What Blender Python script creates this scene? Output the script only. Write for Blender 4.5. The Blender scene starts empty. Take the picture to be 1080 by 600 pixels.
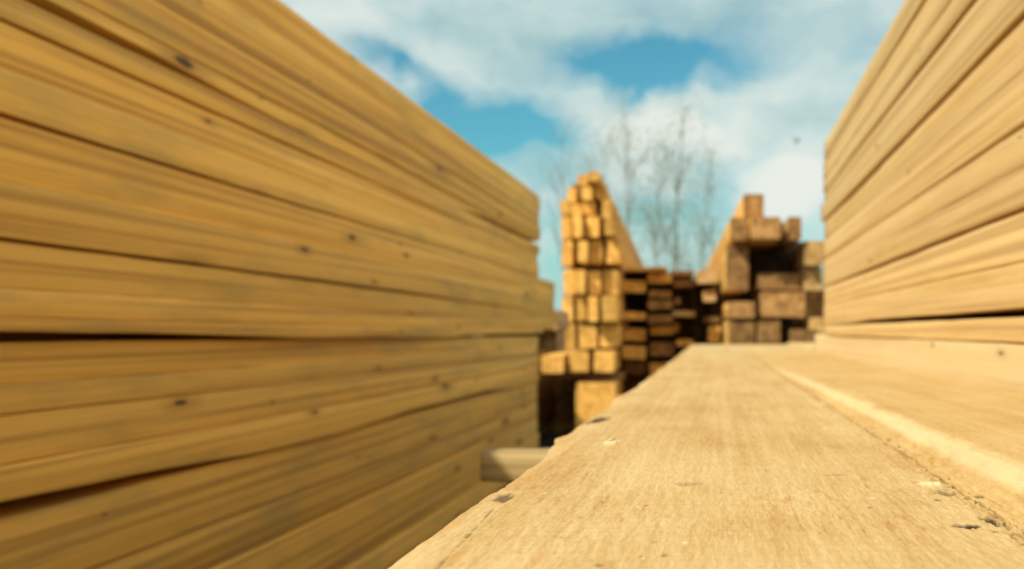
import bpy, math, random
import numpy as np
from mathutils import Vector, noise as mn

sc = bpy.context.scene
COL = sc.collection
F, VX, HY = 1250.0, 757.0, 348.0       # focal length, vanishing point and horizon of the view (1080 px wide frame)
EZ = 0.64                              # eye height above the yard
R = math.radians
def at(px, py, Y):
    return Vector(((px - VX) / F * Y, Y, EZ + (HY - py) / F * Y))

# ------------------------------------------------------------------ materials
def nt(name):
    m = bpy.data.materials.new(name); m.use_nodes = True
    t = m.node_tree; t.nodes.clear()
    return m, t
def N(t, kind, **kw):
    n = t.nodes.new(kind)
    for k, v in kw.items():
        if k in n.inputs: n.inputs[k].default_value = v
        else: setattr(n, k, v)
    return n
def L(t, a, b): t.links.new(a, b)
def math_(t, op, a, b=None, clamp=False):
    n = t.nodes.new('ShaderNodeMath'); n.operation = op; n.use_clamp = clamp
    for i, v in enumerate((a, b)):
        if v is None: continue
        if isinstance(v, (int, float)): n.inputs[i].default_value = v
        else: L(t, v, n.inputs[i])
    return n.outputs[0]
def vmul(t, v, s):
    n = t.nodes.new('ShaderNodeVectorMath'); n.operation = 'MULTIPLY'
    L(t, v, n.inputs[0]); n.inputs[1].default_value = s
    return n.outputs[0]
def ramp(t, fac, stops):
    n = t.nodes.new('ShaderNodeValToRGB')
    e = n.color_ramp.elements
    while len(e) < len(stops): e.new(0.5)
    for el, (p, c) in zip(e, stops):
        el.position = p; el.color = (c[0], c[1], c[2], 1) if not isinstance(c, (int, float)) else (c, c, c, 1)
    L(t, fac, n.inputs[0])
    return n.outputs[0]
def mix(t, fac, a, b, mode='MIX'):
    n = t.nodes.new('ShaderNodeMix'); n.data_type = 'RGBA'; n.blend_type = mode; n.clamp_factor = True
    for s, v in ((n.inputs[0], fac), (n.inputs[6], a), (n.inputs[7], b)):
        if isinstance(v, (int, float)): s.default_value = v
        elif isinstance(v, tuple): s.default_value = (*v, 1)
        else: L(t, v, s)
    return n.outputs[2]
def noise_(t, vec, scale=1.0, detail=3.0, rough=0.55):
    n = t.nodes.new('ShaderNodeTexNoise')
    n.inputs['Scale'].default_value = scale; n.inputs['Detail'].default_value = detail; n.inputs['Roughness'].default_value = rough
    L(t, vec, n.inputs['Vector'])
    return n.outputs[0]
def finish(t, col, rough, height=None, bump=0.3, dist=0.001, spec=0.25):
    b = t.nodes.new('ShaderNodeBsdfPrincipled'); o = t.nodes.new('ShaderNodeOutputMaterial')
    if isinstance(col, tuple): b.inputs['Base Color'].default_value = (*col, 1)
    else: L(t, col, b.inputs['Base Color'])
    b.inputs['Roughness'].default_value = rough
    b.inputs['Specular IOR Level'].default_value = spec
    if height is not None:
        bp = t.nodes.new('ShaderNodeBump'); bp.inputs['Strength'].default_value = bump; bp.inputs['Distance'].default_value = dist
        L(t, height, bp.inputs['Height']); L(t, bp.outputs[0], b.inputs['Normal'])
    L(t, b.outputs[0], o.inputs[0])
    return b

def shifted(t):
    tc = t.nodes.new('ShaderNodeTexCoord'); oi = t.nodes.new('ShaderNodeObjectInfo')
    cm = t.nodes.new('ShaderNodeCombineXYZ')
    L(t, math_(t, 'MULTIPLY', oi.outputs['Random'], 17.3), cm.inputs[0])
    L(t, math_(t, 'MULTIPLY', oi.outputs['Random'], 41.7), cm.inputs[1])
    L(t, math_(t, 'MULTIPLY', oi.outputs['Random'], 29.1), cm.inputs[2])
    ad = t.nodes.new('ShaderNodeVectorMath'); ad.operation = 'ADD'
    L(t, tc.outputs['Object'], ad.inputs[0]); L(t, cm.outputs[0], ad.inputs[1])
    return ad.outputs[0], oi.outputs['Random']

def wood_mat(name, dark, mid, light, knot=(0.10, 0.05, 0.02), knots=0.085, vary=0.25, kscale=(0.02, 5.5, 15.0), streak=0.5, lines=0.0, weather=0.0):
    m, t = nt(name)
    v, rnd = shifted(t)
    broad = noise_(t, vmul(t, v, (26, 0.6, 26)), 1, 3, 0.5)
    cath = noise_(t, vmul(t, v, (90, 1.2, 90)), 1, 3, 0.6)
    fib = noise_(t, vmul(t, v, (420, 14, 420)), 1, 2, 0.6)
    f = math_(t, 'ADD', math_(t, 'MULTIPLY', broad, 0.5), math_(t, 'ADD', math_(t, 'MULTIPLY', cath, 0.35), math_(t, 'MULTIPLY', fib, 0.15)))
    col = ramp(t, f, [(0.34, dark), (0.47, mid), (0.62, light)])
    # resin / late-wood streaks along the board
    st = noise_(t, vmul(t, v, (9, 0.35, 48)), 1, 3, 0.55)
    sm = math_(t, 'MULTIPLY', ramp(t, st, [(0.54, 0.0), (0.70, 1.0)]), streak)
    col = mix(t, sm, col, tuple(c * 0.62 for c in dark))
    ln_ = noise_(t, vmul(t, v, (12, 0.45, 130)), 1, 2, 0.5)
    lm = math_(t, 'MULTIPLY', ramp(t, ln_, [(0.50, 0.0), (0.62, 1.0)]), lines)
    col = mix(t, lm, col, tuple(c * q for c, q in zip(dark, (0.60, 0.52, 0.45))))
    wt = noise_(t, vmul(t, v, (14, 3.0, 22)), 1, 4, 0.6)
    wmk = math_(t, 'MULTIPLY', ramp(t, wt, [(0.50, 0.0), (0.68, 1.0)]), weather)
    col = mix(t, wmk, col, (0.33, 0.25, 0.085))
    # knots: dark core and warm halo
    vo = t.nodes.new('ShaderNodeTexVoronoi'); vo.voronoi_dimensions = '2D'; vo.inputs['Scale'].default_value = 1; vo.inputs['Randomness'].default_value = 1
    wob = noise_(t, vmul(t, v, (60, 30, 60)), 1, 2)
    sx = t.nodes.new('ShaderNodeSeparateXYZ'); L(t, vmul(t, v, kscale), sx.inputs[0])
    cx2 = t.nodes.new('ShaderNodeCombineXYZ'); L(t, sx.outputs[1], cx2.inputs[0]); L(t, math_(t, 'ADD', sx.outputs[2], sx.outputs[0]), cx2.inputs[1])
    L(t, cx2.outputs[0], vo.inputs['Vector'])
    d = math_(t, 'ADD', vo.outputs['Distance'], math_(t, 'MULTIPLY', math_(t, 'SUBTRACT', wob, 0.5), 0.06))
    sepc = t.nodes.new('ShaderNodeSeparateColor'); L(t, vo.outputs['Color'], sepc.inputs[0])
    rad = math_(t, 'MULTIPLY', ramp(t, sepc.outputs[0], [(0.38, 0.0), (0.8, 0.45), (1.0, 1.0)]), knots)
    halo = math_(t, 'SUBTRACT', 1.0, math_(t, 'DIVIDE', d, math_(t, 'ADD', math_(t, 'MULTIPLY', rad, 3.6), 1e-4)), True)
    core = math_(t, 'MULTIPLY', math_(t, 'SUBTRACT', 1.0, math_(t, 'DIVIDE', d, math_(t, 'ADD', rad, 1e-4)), True), 2.5, True)
    col = mix(t, math_(t, 'MULTIPLY', halo, 0.8), col, tuple(c * 0.7 for c in dark))
    col = mix(t, core, col, knot)
    val = math_(t, 'ADD', 1.0 - vary / 2, math_(t, 'MULTIPLY', rnd, vary))
    cb = t.nodes.new('ShaderNodeCombineColor')
    for i in range(3): L(t, val, cb.inputs[i])
    col = mix(t, 1.0, col, cb.outputs[0], 'MULTIPLY')
    finish(t, col, 0.75, math_(t, 'ADD', fib, cath), 0.35, 0.0008)
    return m

def end_mat(name, dark, mid, light, vary=0.5):
    m, t = nt(name)
    v, rnd = shifted(t)
    tc = t.nodes.new('ShaderNodeTexCoord')
    off = t.nodes.new('ShaderNodeVectorMath'); off.operation = 'ADD'
    L(t, tc.outputs['Object'], off.inputs[0])
    cx = t.nodes.new('ShaderNodeCombineXYZ')
    L(t, math_(t, 'MULTIPLY', math_(t, 'SUBTRACT', rnd, 0.5), 0.16), cx.inputs[0])
    cx.inputs[2].default_value = 0.05
    L(t, cx.outputs[0], off.inputs[1])
    flat = vmul(t, off.outputs[0], (1, 0, 1))
    ln = t.nodes.new('ShaderNodeVectorMath'); ln.operation = 'LENGTH'; L(t, flat, ln.inputs[0])
    wob = noise_(t, vmul(t, v, (30, 0, 30)), 1, 2)
    rings = math_(t, 'SINE', math_(t, 'ADD', math_(t, 'MULTIPLY', ln.outputs['Value'], 900.0), math_(t, 'MULTIPLY', wob, 9.0)))
    stain = noise_(t, vmul(t, v, (22, 22, 22)), 1, 4, 0.65)
    f = math_(t, 'ADD', math_(t, 'MULTIPLY', rings, 0.05), stain)
    col = ramp(t, f, [(0.34, dark), (0.5, mid), (0.66, light)])
    val = math_(t, 'ADD', 1.0 - vary / 2, math_(t, 'MULTIPLY', rnd, vary))
    cb = t.nodes.new('ShaderNodeCombineColor')
    for i in range(3): L(t, val, cb.inputs[i])
    col = mix(t, 1.0, col, cb.outputs[0], 'MULTIPLY')
    finish(t, col, 0.85, stain, 0.3, 0.003)
    return m

def plank_mat(name, dark, mid, light, wear_and_sunlit=False):
    """rough sawn, fuzzy top face seen close up"""
    m, t = nt(name)
    v, rnd = shifted(t)
    blotch = noise_(t, vmul(t, v, (28, 10, 28)), 1, 4, 0.6)
    grain = noise_(t, vmul(t, v, (260, 5, 260)), 1, 3, 0.55)
    fuzz = noise_(t, vmul(t, v, (1000, 120, 1000)), 1, 3, 0.65)
    speck = noise_(t, vmul(t, v, (1500, 700, 1500)), 1, 2, 0.6)
    saw = noise_(t, vmul(t, v, (25, 420, 25)), 1, 2, 0.5)
    f = math_(t, 'ADD', math_(t, 'MULTIPLY', blotch, 0.30), math_(t, 'MULTIPLY', grain, 0.20))
    f = math_(t, 'ADD', f, math_(t, 'MULTIPLY', fuzz, 0.30))
    f = math_(t, 'ADD', f, math_(t, 'MULTIPLY', speck, 0.20))
    band = noise_(t, vmul(t, v, (75, 0.7, 75)), 1, 3, 0.5)
    patch = noise_(t, vmul(t, v, (9, 4, 9)), 1, 3, 0.5)
    f = math_(t, 'ADD', f, math_(t, 'MULTIPLY', math_(t, 'SUBTRACT', band, 0.5), 0.16))
    f = math_(t, 'ADD', f, math_(t, 'MULTIPLY', math_(t, 'SUBTRACT', patch, 0.5), 0.22))
    f = math_(t, 'ADD', f, math_(t, 'MULTIPLY', math_(t, 'SUBTRACT', saw, 0.5), 0.10))
    col = ramp(t, f, [(0.37, dark), (0.48, mid), (0.60, light)])
    # warm torn fibres: short streaks in patches
    tf = noise_(t, vmul(t, v, (420, 60, 420)), 1, 3, 0.6)
    tp = noise_(t, vmul(t, v, (20, 13, 20)), 1, 2, 0.5)
    ff = math_(t, 'MULTIPLY', ramp(t, tf, [(0.55, 0.0), (0.66, 1.0)]), ramp(t, tp, [(0.46, 0.0), (0.62, 1.0)]))
    col = mix(t, math_(t, 'MULTIPLY', ff, 0.6), col, (dark[0] * 0.95, dark[1] * 0.72, dark[2] * 0.5))
    h = math_(t, 'ADD', math_(t, 'MULTIPLY', fuzz, 0.6), math_(t, 'ADD', math_(t, 'MULTIPLY', grain, 0.5), math_(t, 'MULTIPLY', saw, 0.22)))
    h = math_(t, 'ADD', h, math_(t, 'MULTIPLY', speck, 0.35))
    if wear_and_sunlit:
        a = t.nodes.new('ShaderNodeAttribute'); a.attribute_name = 'wear_and_sunlit'
        s = t.nodes.new('ShaderNodeSeparateColor'); L(t, a.outputs['Color'], s.inputs[0])
        col = mix(t, s.outputs[1], col, (0.46, 0.235, 0.065))
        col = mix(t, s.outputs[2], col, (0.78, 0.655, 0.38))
        col = mix(t, s.outputs[0], col, (0.045, 0.03, 0.017))
    finish(t, col, 0.85, h, 0.5, 0.0009, 0.12)
    return m

M_LEFT = wood_mat('left_stack_wood', (0.52, 0.27, 0.052), (0.72, 0.42, 0.080), (0.80, 0.49, 0.11), vary=0.26, knots=0.085, kscale=(0.0, 2.5, 12.0), streak=0.34, lines=0.5, weather=0.45)
M_RIGHT = wood_mat('right_stack_wood', (0.57, 0.355, 0.115), (0.71, 0.49, 0.20), (0.77, 0.565, 0.265), vary=0.16, knots=0.04, kscale=(0.0, 2.2, 12.0), streak=0.3, lines=0.5, weather=0.12)
M_PALE = wood_mat('pale_fresh_wood', (0.64, 0.47, 0.215), (0.74, 0.575, 0.295), (0.79, 0.64, 0.37), vary=0.02, knots=0.03, kscale=(0.0, 3.0, 13.0), streak=0.15)
M_STICK = wood_mat('sticker_wood', (0.26, 0.165, 0.06), (0.44, 0.31, 0.125), (0.54, 0.40, 0.18), vary=0.1, knots=0.0, lines=0.6, weather=0.5)
M_FAR = wood_mat('far_stack_wood', (0.50, 0.26, 0.055), (0.66, 0.37, 0.085), (0.74, 0.44, 0.11), vary=0.3, kscale=(3, 2, 3))
M_FARW = wood_mat('weathered_shaded_wood', (0.24, 0.13, 0.05), (0.36, 0.21, 0.085), (0.46, 0.29, 0.12), vary=0.4, kscale=(3, 2, 3))
E_ORANGE = end_mat('orange_end_grain', (0.46, 0.22, 0.04), (0.68, 0.365, 0.075), (0.78, 0.45, 0.105), 0.5)
E_TAN = end_mat('tan_end_grain', (0.30, 0.17, 0.055), (0.46, 0.27, 0.085), (0.56, 0.35, 0.12), 0.2)
E_SHADE = end_mat('shade_end_grain', (0.035, 0.022, 0.012), (0.07, 0.042, 0.02), (0.12, 0.07, 0.03), 0.3)  # near-black colour standing in for shade deep in the brown stack
E_PALE = end_mat('pale_end_grain', (0.38, 0.22, 0.08), (0.50, 0.31, 0.12), (0.58, 0.38, 0.16), 0.2)
E_RUST = end_mat('rusty_end_grain', (0.18, 0.085, 0.025), (0.33, 0.165, 0.05), (0.46, 0.25, 0.08), 0.5)
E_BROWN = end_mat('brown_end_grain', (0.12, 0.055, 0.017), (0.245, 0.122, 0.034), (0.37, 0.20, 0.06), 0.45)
M_PLANK = plank_mat('rough_sawn_wood', (0.42, 0.255, 0.09), (0.52, 0.355, 0.145), (0.60, 0.445, 0.215), True)
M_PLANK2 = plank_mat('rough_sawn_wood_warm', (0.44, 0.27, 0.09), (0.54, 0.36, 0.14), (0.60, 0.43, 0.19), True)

# ------------------------------------------------------------------ helpers
def tag(o, label=None, cat=None, group=None, kind=None):
    if label: o['label'] = label
    if cat: o['category'] = cat
    if group: o['group'] = group
    if kind: o['kind'] = kind
    return o
def link(name, verts, faces, mats, mids=None, loc=(0, 0, 0), parent=None, smooth=False):
    me = bpy.data.meshes.new(name)
    me.from_pydata(verts, [], faces)
    for m in (mats if isinstance(mats, (list, tuple)) else [mats]): me.materials.append(m)
    if mids: me.polygons.foreach_set('material_index', mids)
    if smooth: me.polygons.foreach_set('use_smooth', [True] * len(me.polygons))
    me.update()
    o = bpy.data.objects.new(name, me); o.location = loc
    COL.objects.link(o)
    if parent: o.parent = parent
    return o

def section(w, h, r, seg=3):
    """rounded rectangle, counter-clockwise in x,z seen from -y"""
    pts = []
    for cx, cz, a0 in ((w/2-r, h/2-r, 0), (-w/2+r, h/2-r, 90), (-w/2+r, -h/2+r, 180), (w/2-r, -h/2+r, 270)):
        for k in range(seg + 1):
            a = R(a0 + 90 * k / seg)
            pts.append((cx + r * math.cos(a), cz + r * math.sin(a)))
    return pts
def board(name, y0, y1, xc, zlo, zhi, w, mats, r=0.0025, ny=40, rough=0.0006, seed=0, yaw=0.0, axis_x=None, y_power=1.0, lat=0.0):
    """A sawn board along +y.  zlo/zhi: functions of y (or numbers) giving bottom and top; xc centre x at y0."""
    fl = zlo if callable(zlo) else (lambda y: zlo)
    fh = zhi if callable(zhi) else (lambda y: zhi)
    ym = (y0 + y1) / 2
    o_z = (fl(ym) + fh(ym)) / 2
    verts, faces, mids = [], [], []
    base = section(1, 1, 0.001)
    n = len(base)
    for i in range(ny + 1):
        y = y0 + (y1 - y0) * (i / ny) ** y_power
        lo, hi = fl(y), fh(y)
        h = hi - lo
        rr = r * (0.8 + 0.5 * mn.noise(Vector((seed * 3.1, y * 3, 0))))
        sec = section(w, h, min(rr, h * 0.45))
        bow = lat * math.sin(2.1 * y + seed)
        for j, (x, z) in enumerate(sec):
            q = Vector((x * 30 + seed * 7.7, y * 12, z * 30))
            dx = mn.noise(q) * rough + mn.noise(q * 0.13) * rough * 2; dz = mn.noise(q + Vector((50, 0, 0))) * rough
            verts.append((x + dx + bow + math.tan(yaw) * (y - y0), y - ym, z + dz + (lo + hi) / 2 - o_z))
    for i in range(ny):
        for j in range(n):
            a, b = i * n + j, i * n + (j + 1) % n
            faces.append((a, a + n, b + n, b)); mids.append(0)
    faces.append(tuple(range(n))); mids.append(1)
    faces.append(tuple(ny * n + j for j in reversed(range(n)))); mids.append(1)
    o = link(name, verts, faces, mats, mids, (xc, ym, o_z))
    o.data.polygons.foreach_set('use_smooth', [i < ny * n for i in range(len(o.data.polygons))])
    return o

rng = random.Random(7)
ORD = ['top', 'second', 'third', 'fourth', 'fifth', 'sixth', 'seventh', 'eighth', 'ninth', 'tenth', 'eleventh', 'twelfth', 'thirteenth', 'fourteenth', 'fifteenth', 'sixteenth', 'seventeenth', 'eighteenth', 'nineteenth', 'twentieth']

# ------------------------------------------------------------------ ground
def ground():
    m, t = nt('yard_dirt')
    tc = t.nodes.new('ShaderNodeTexCoord')
    a = noise_(t, vmul(t, tc.outputs['Object'], (1.3, 1.3, 1.3)), 1, 6, 0.65)
    b = noise_(t, vmul(t, tc.outputs['Object'], (40, 40, 40)), 1, 4, 0.65)
    f = math_(t, 'ADD', math_(t, 'MULTIPLY', a, 0.6), math_(t, 'MULTIPLY', b, 0.4))
    col = ramp(t, f, [(0.38, (0.035, 0.026, 0.017)), (0.52, (0.075, 0.055, 0.034)), (0.64, (0.14, 0.10, 0.055))])
    finish(t, col, 0.95, b, 0.8, 0.02)
    n = 60; vs = []; fs = []
    def g(k): u = (k / n) * 2 - 1; return math.copysign(abs(u) ** 3, u) * 400
    for i in range(n + 1):
        for j in range(n + 1):
            x, y = g(i), g(j) + 8
            r_ = math.hypot(x, y - 6)
            z = (mn.noise(Vector((x * 0.06, y * 0.06, 3))) * 0.8) * min(1, max(0, (r_ - 60) / 80))
            vs.append((x, y, z))
    for i in range(n):
        for j in range(n):
            a0 = i * (n + 1) + j
            fs.append((a0, a0 + n + 1, a0 + n + 2, a0 + 1))
    tag(link('ground', vs, fs, m, smooth=True), kind='structure')
ground()

# ------------------------------------------------------------------ left stack
DL = 0.61
# edge heights of the boards, as read along the near side, then gaps above the board (near, middle, far)
LB = [ # y0 top, y0 bottom, far end Y, gap profile under the board (near, mid, far) in metres, label
 (-228, -166, 4.10, (.0012, .001, .001), 'topmost yellow board of the left stack, edge against the sky'),
 (-166, -100, 4.07, (.0012, .0012, .001), 'second board from the top of the left stack, below the sky edge'),
 (-100, -46, 4.09, (.0025, .0012, .001), 'third board from the top of the left stack, dark knots near its lower edge'),
 (-46, -16, 4.06, (.008, .001, .010), 'thin board of the left stack above the black slit in the upper left corner'),
 (-16, 18, 4.05, (.003, .002, .001), 'thin board of the left stack below the black slit in the upper left corner'),
 (18, 66, 4.04, (.001, .001, .001), 'yellow board of the left stack with brown upper edge, below two thin boards'),
 (66, 118, 4.02, (.004, .002, .0015), 'board of the left stack sixth above the long black gap'),
 (118, 186, 4.47, (.001, .001, .001), 'wide yellow board of the left stack with small dark knot, fifth above the long gap'),
 (186, 250, 4.36, (.004, .003, .002), 'wide yellow board of the left stack, fourth above the long black gap'),
 (250, 300, 4.50, (.001, .0015, .001), 'board of the left stack, third above the long black gap'),
 (300, 330, 4.40, (.001, .001, .001), 'thin board of the left stack, second above the long black gap'),
 (330, 357, 4.12, (.0085, .002, .010), 'thin board of the left stack resting just above the long black gap'),
 (357, 402, 4.10, (.001, .001, .001), 'board of the left stack just below the long black gap'),
 (402, 435, 4.00, (.002, .0015, .001), 'thin board of the left stack, second below the long black gap'),
 (435, 488, 4.06, (.001, .002, .001), 'board of the left stack, third below the long black gap'),
 (488, 545, 4.02, (.0115, .0015, .009), 'board of the left stack lying above the slanting black gap at lower left'),
 (545, 632, 4.05, (.001, .001, .001), 'thick shaded board of the left stack below the slanting black gap'),
 (632, 700, 4.03, (.002, .002, .001), 'shaded board of the left stack with dark knots, fourth from its bottom'),
 (700, 766, 4.00, (.001, .001, .001), 'shaded board of the left stack, third from its bottom'),
 (766, 826, 4.05, (.001, .001, .001), 'shaded board of the left stack lying on its lowest board'),
 (826, 890, 4.03, (.001, .001, .001), 'lowest board of the left stack, in deep shade'),
]
def zl(y0): return EZ + (352 - y0) / 757.0 * DL - 4 / F * 2.0
def zfun(y0, tilt):
    z0 = zl(y0)
    return lambda y, z0=z0, tilt=tilt: z0 + tilt * (y - 1.0)
def gapf(g, i):
    special = {3: ((.9, .013), (1.25, .010), (1.75, .0006), (2.8, .0006), (3.1, .010), (4.1, .016)),
               11: ((.9, .0092), (1.3, .008), (1.75, .0010), (2.7, .0008), (3.0, .007), (4.1, .012)),
               15: ((.9, .018), (1.25, .0125), (1.62, .0012), (1.95, .0008), (2.3, .008), (3.1, .011), (3.4, .001), (4.1, .001)),
               4: ((.9, .0025), (1.6, .0025), (2.2, .0004), (4.1, .0004)), 8: ((.9, .003), (2.2, .003), (3.0, .0004), (4.1, .0004)), 6: ((.9, .003), (1.8, .002), (2.4, .0004), (4.1, .0008))}
    pts = special.get(i, ((.9, g[0] * .45), (2.3, .0004), (4.1, .0005)))
    return lambda y: float(np.interp(y, [p[0] for p in pts], [p[1] for p in pts]))
for i, (ya, yb, yend, gp, lab) in enumerate(LB):
    prev = LB[i - 1][1] if i else None
    tilt_t = -0.0035 if ya > 200 else -0.001
    tilt_b = -0.0035 if yb > 200 else -0.001
    top = zfun(ya, tilt_t); bot = zfun(yb, tilt_b); gf = gapf(gp, i)
    lo = (lambda y, bot=bot, gf=gf: bot(y) + gf(y))
    w = 0.225
    j = rng.uniform(-0.003, 0.003) + {3: 0, 4: .003, 8: .004, 11: .003, 12: -.005, 15: .004, 16: -.003}.get(i, 0)
    o = board('sawn_board', -1.9, yend + rng.uniform(-.03, .03), -DL - w / 2 + j, lo, top, w, [M_LEFT, E_ORANGE], r=0.0014 if i % 3 != 1 else 0.003, ny=130, rough=0.0008, seed=i + 1, lat=0.0012)
    tag(o, lab, 'board', 'boards stacked in the left wall of lumber')
# bearers carrying the left stack
zb = zl(890) - 0.0035 * 3
for k, y in enumerate((0.35, 3.7)):
    pass
def bearer(x0, x1, yc, dy, z0, z1, mats, label, group=None, r=0.004, name='wooden_bearer', seed=0, wob=.001):
    o = board(name, 0, x1 - x0, 0, z0, z1, dy, mats, r=r, ny=40, rough=wob, seed=seed)
    o.rotation_euler = (0, 0, -math.pi / 2)
    o.location = ((x0 + x1) / 2, yc, (z0 + z1) / 2)
    tag(o, label, 'timber', group)
    return o
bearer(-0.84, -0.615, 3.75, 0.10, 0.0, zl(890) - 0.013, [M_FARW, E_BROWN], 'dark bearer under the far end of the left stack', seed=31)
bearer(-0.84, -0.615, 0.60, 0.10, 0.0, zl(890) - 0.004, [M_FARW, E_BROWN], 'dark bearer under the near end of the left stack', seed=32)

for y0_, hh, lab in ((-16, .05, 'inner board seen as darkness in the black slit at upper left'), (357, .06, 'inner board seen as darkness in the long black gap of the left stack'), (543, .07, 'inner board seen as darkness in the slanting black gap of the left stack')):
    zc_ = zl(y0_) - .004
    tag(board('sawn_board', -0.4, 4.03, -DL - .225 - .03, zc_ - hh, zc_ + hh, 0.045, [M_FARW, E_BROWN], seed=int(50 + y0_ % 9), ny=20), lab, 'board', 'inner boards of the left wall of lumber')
# ------------------------------------------------------------------ right stack
DR = 0.22
RZ = [(-.0520, -.0096), (-.0094, .0100), (.0162, .050), (.0506, .0880), (.0890, .1178), (.1184, .1462), (.1476, .1872), (.1888, .2275), (.2287, .2622), (.2630, .2855), (.2861, .3100), (.3135, .3495), (.3501, .3880)]
RL = ['lowest pale board of the right stack, lying on the foreground planks',
 'thin board of the right stack just below its long black gap',
 'board of the right stack just above its long black gap',
 'board of the right stack, second above its long black gap',
 'thin board of the right stack, third above its long black gap',
 'board of the right stack, fourth above its long black gap',
 'warm board of the right stack between two brown seams, seventh from the top',
 'wide board of the right stack, sixth from the top',
 'board of the right stack, fifth from the top',
 'thin board of the right stack, fourth from the top, below the dark slit',
 'thin board of the right stack, third from the top, under the dark slit',
 'board of the right stack just under its top board',
 'topmost board of the right stack, edge against the sky']
for i, ((a, b), lab) in enumerate(zip(RZ, RL)):
    w = 0.20
    tl = 0.0
    off = [0.004, 0.002, 0, 0.002, -0.001, 0.001, 0, 0.003, -0.001, 0.002, 0.0, 0.002, 0.0][i]
    def lo(y, a=a, i=i):
        z = EZ + a + 0.001 * math.sin(y * 1.7 + i)*0.4
        if i == 2: z -= 0.0050 * min(1, max(0, (y - 1.75) / 0.25))
        return z
    def hi(y, b=b, i=i):
        return EZ + b + 0.001 * math.sin(y * 1.7 + i + 1) * 0.4 - 0.0004
    o = board('sawn_board', -1.8, (2.75 if i == 0 else 2.48) + rng.uniform(-.03, .02), DR + w / 2 + off, lo, hi, w, [M_PALE if i == 0 else M_RIGHT, E_PALE], r=0.0013 if i % 3 else 0.0024, ny=80, rough=0.0006, seed=60 + i, lat=0.0008)
    tag(o, lab, 'board', 'boards stacked in the right wall of lumber')

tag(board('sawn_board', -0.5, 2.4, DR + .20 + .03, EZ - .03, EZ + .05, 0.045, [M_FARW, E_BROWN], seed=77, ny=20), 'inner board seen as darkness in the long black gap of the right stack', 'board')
# ------------------------------------------------------------------ foreground planks
def vnoise(x, y, seed):
    """value noise on arrays"""
    r_ = np.random.RandomState(seed)
    T = r_.rand(256, 256)
    xi = np.floor(x).astype(int); yi = np.floor(y).astype(int)
    fx = x - xi; fy = y - yi
    fx = fx * fx * (3 - 2 * fx); fy = fy * fy * (3 - 2 * fy)
    a = T[xi % 256, yi % 256]; b = T[(xi + 1) % 256, yi % 256]; c = T[xi % 256, (yi + 1) % 256]; d = T[(xi + 1) % 256, (yi + 1) % 256]
    return (a * (1 - fx) + b * fx) * (1 - fy) + (c * (1 - fx) + d * fx) * fy - 0.5

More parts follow.
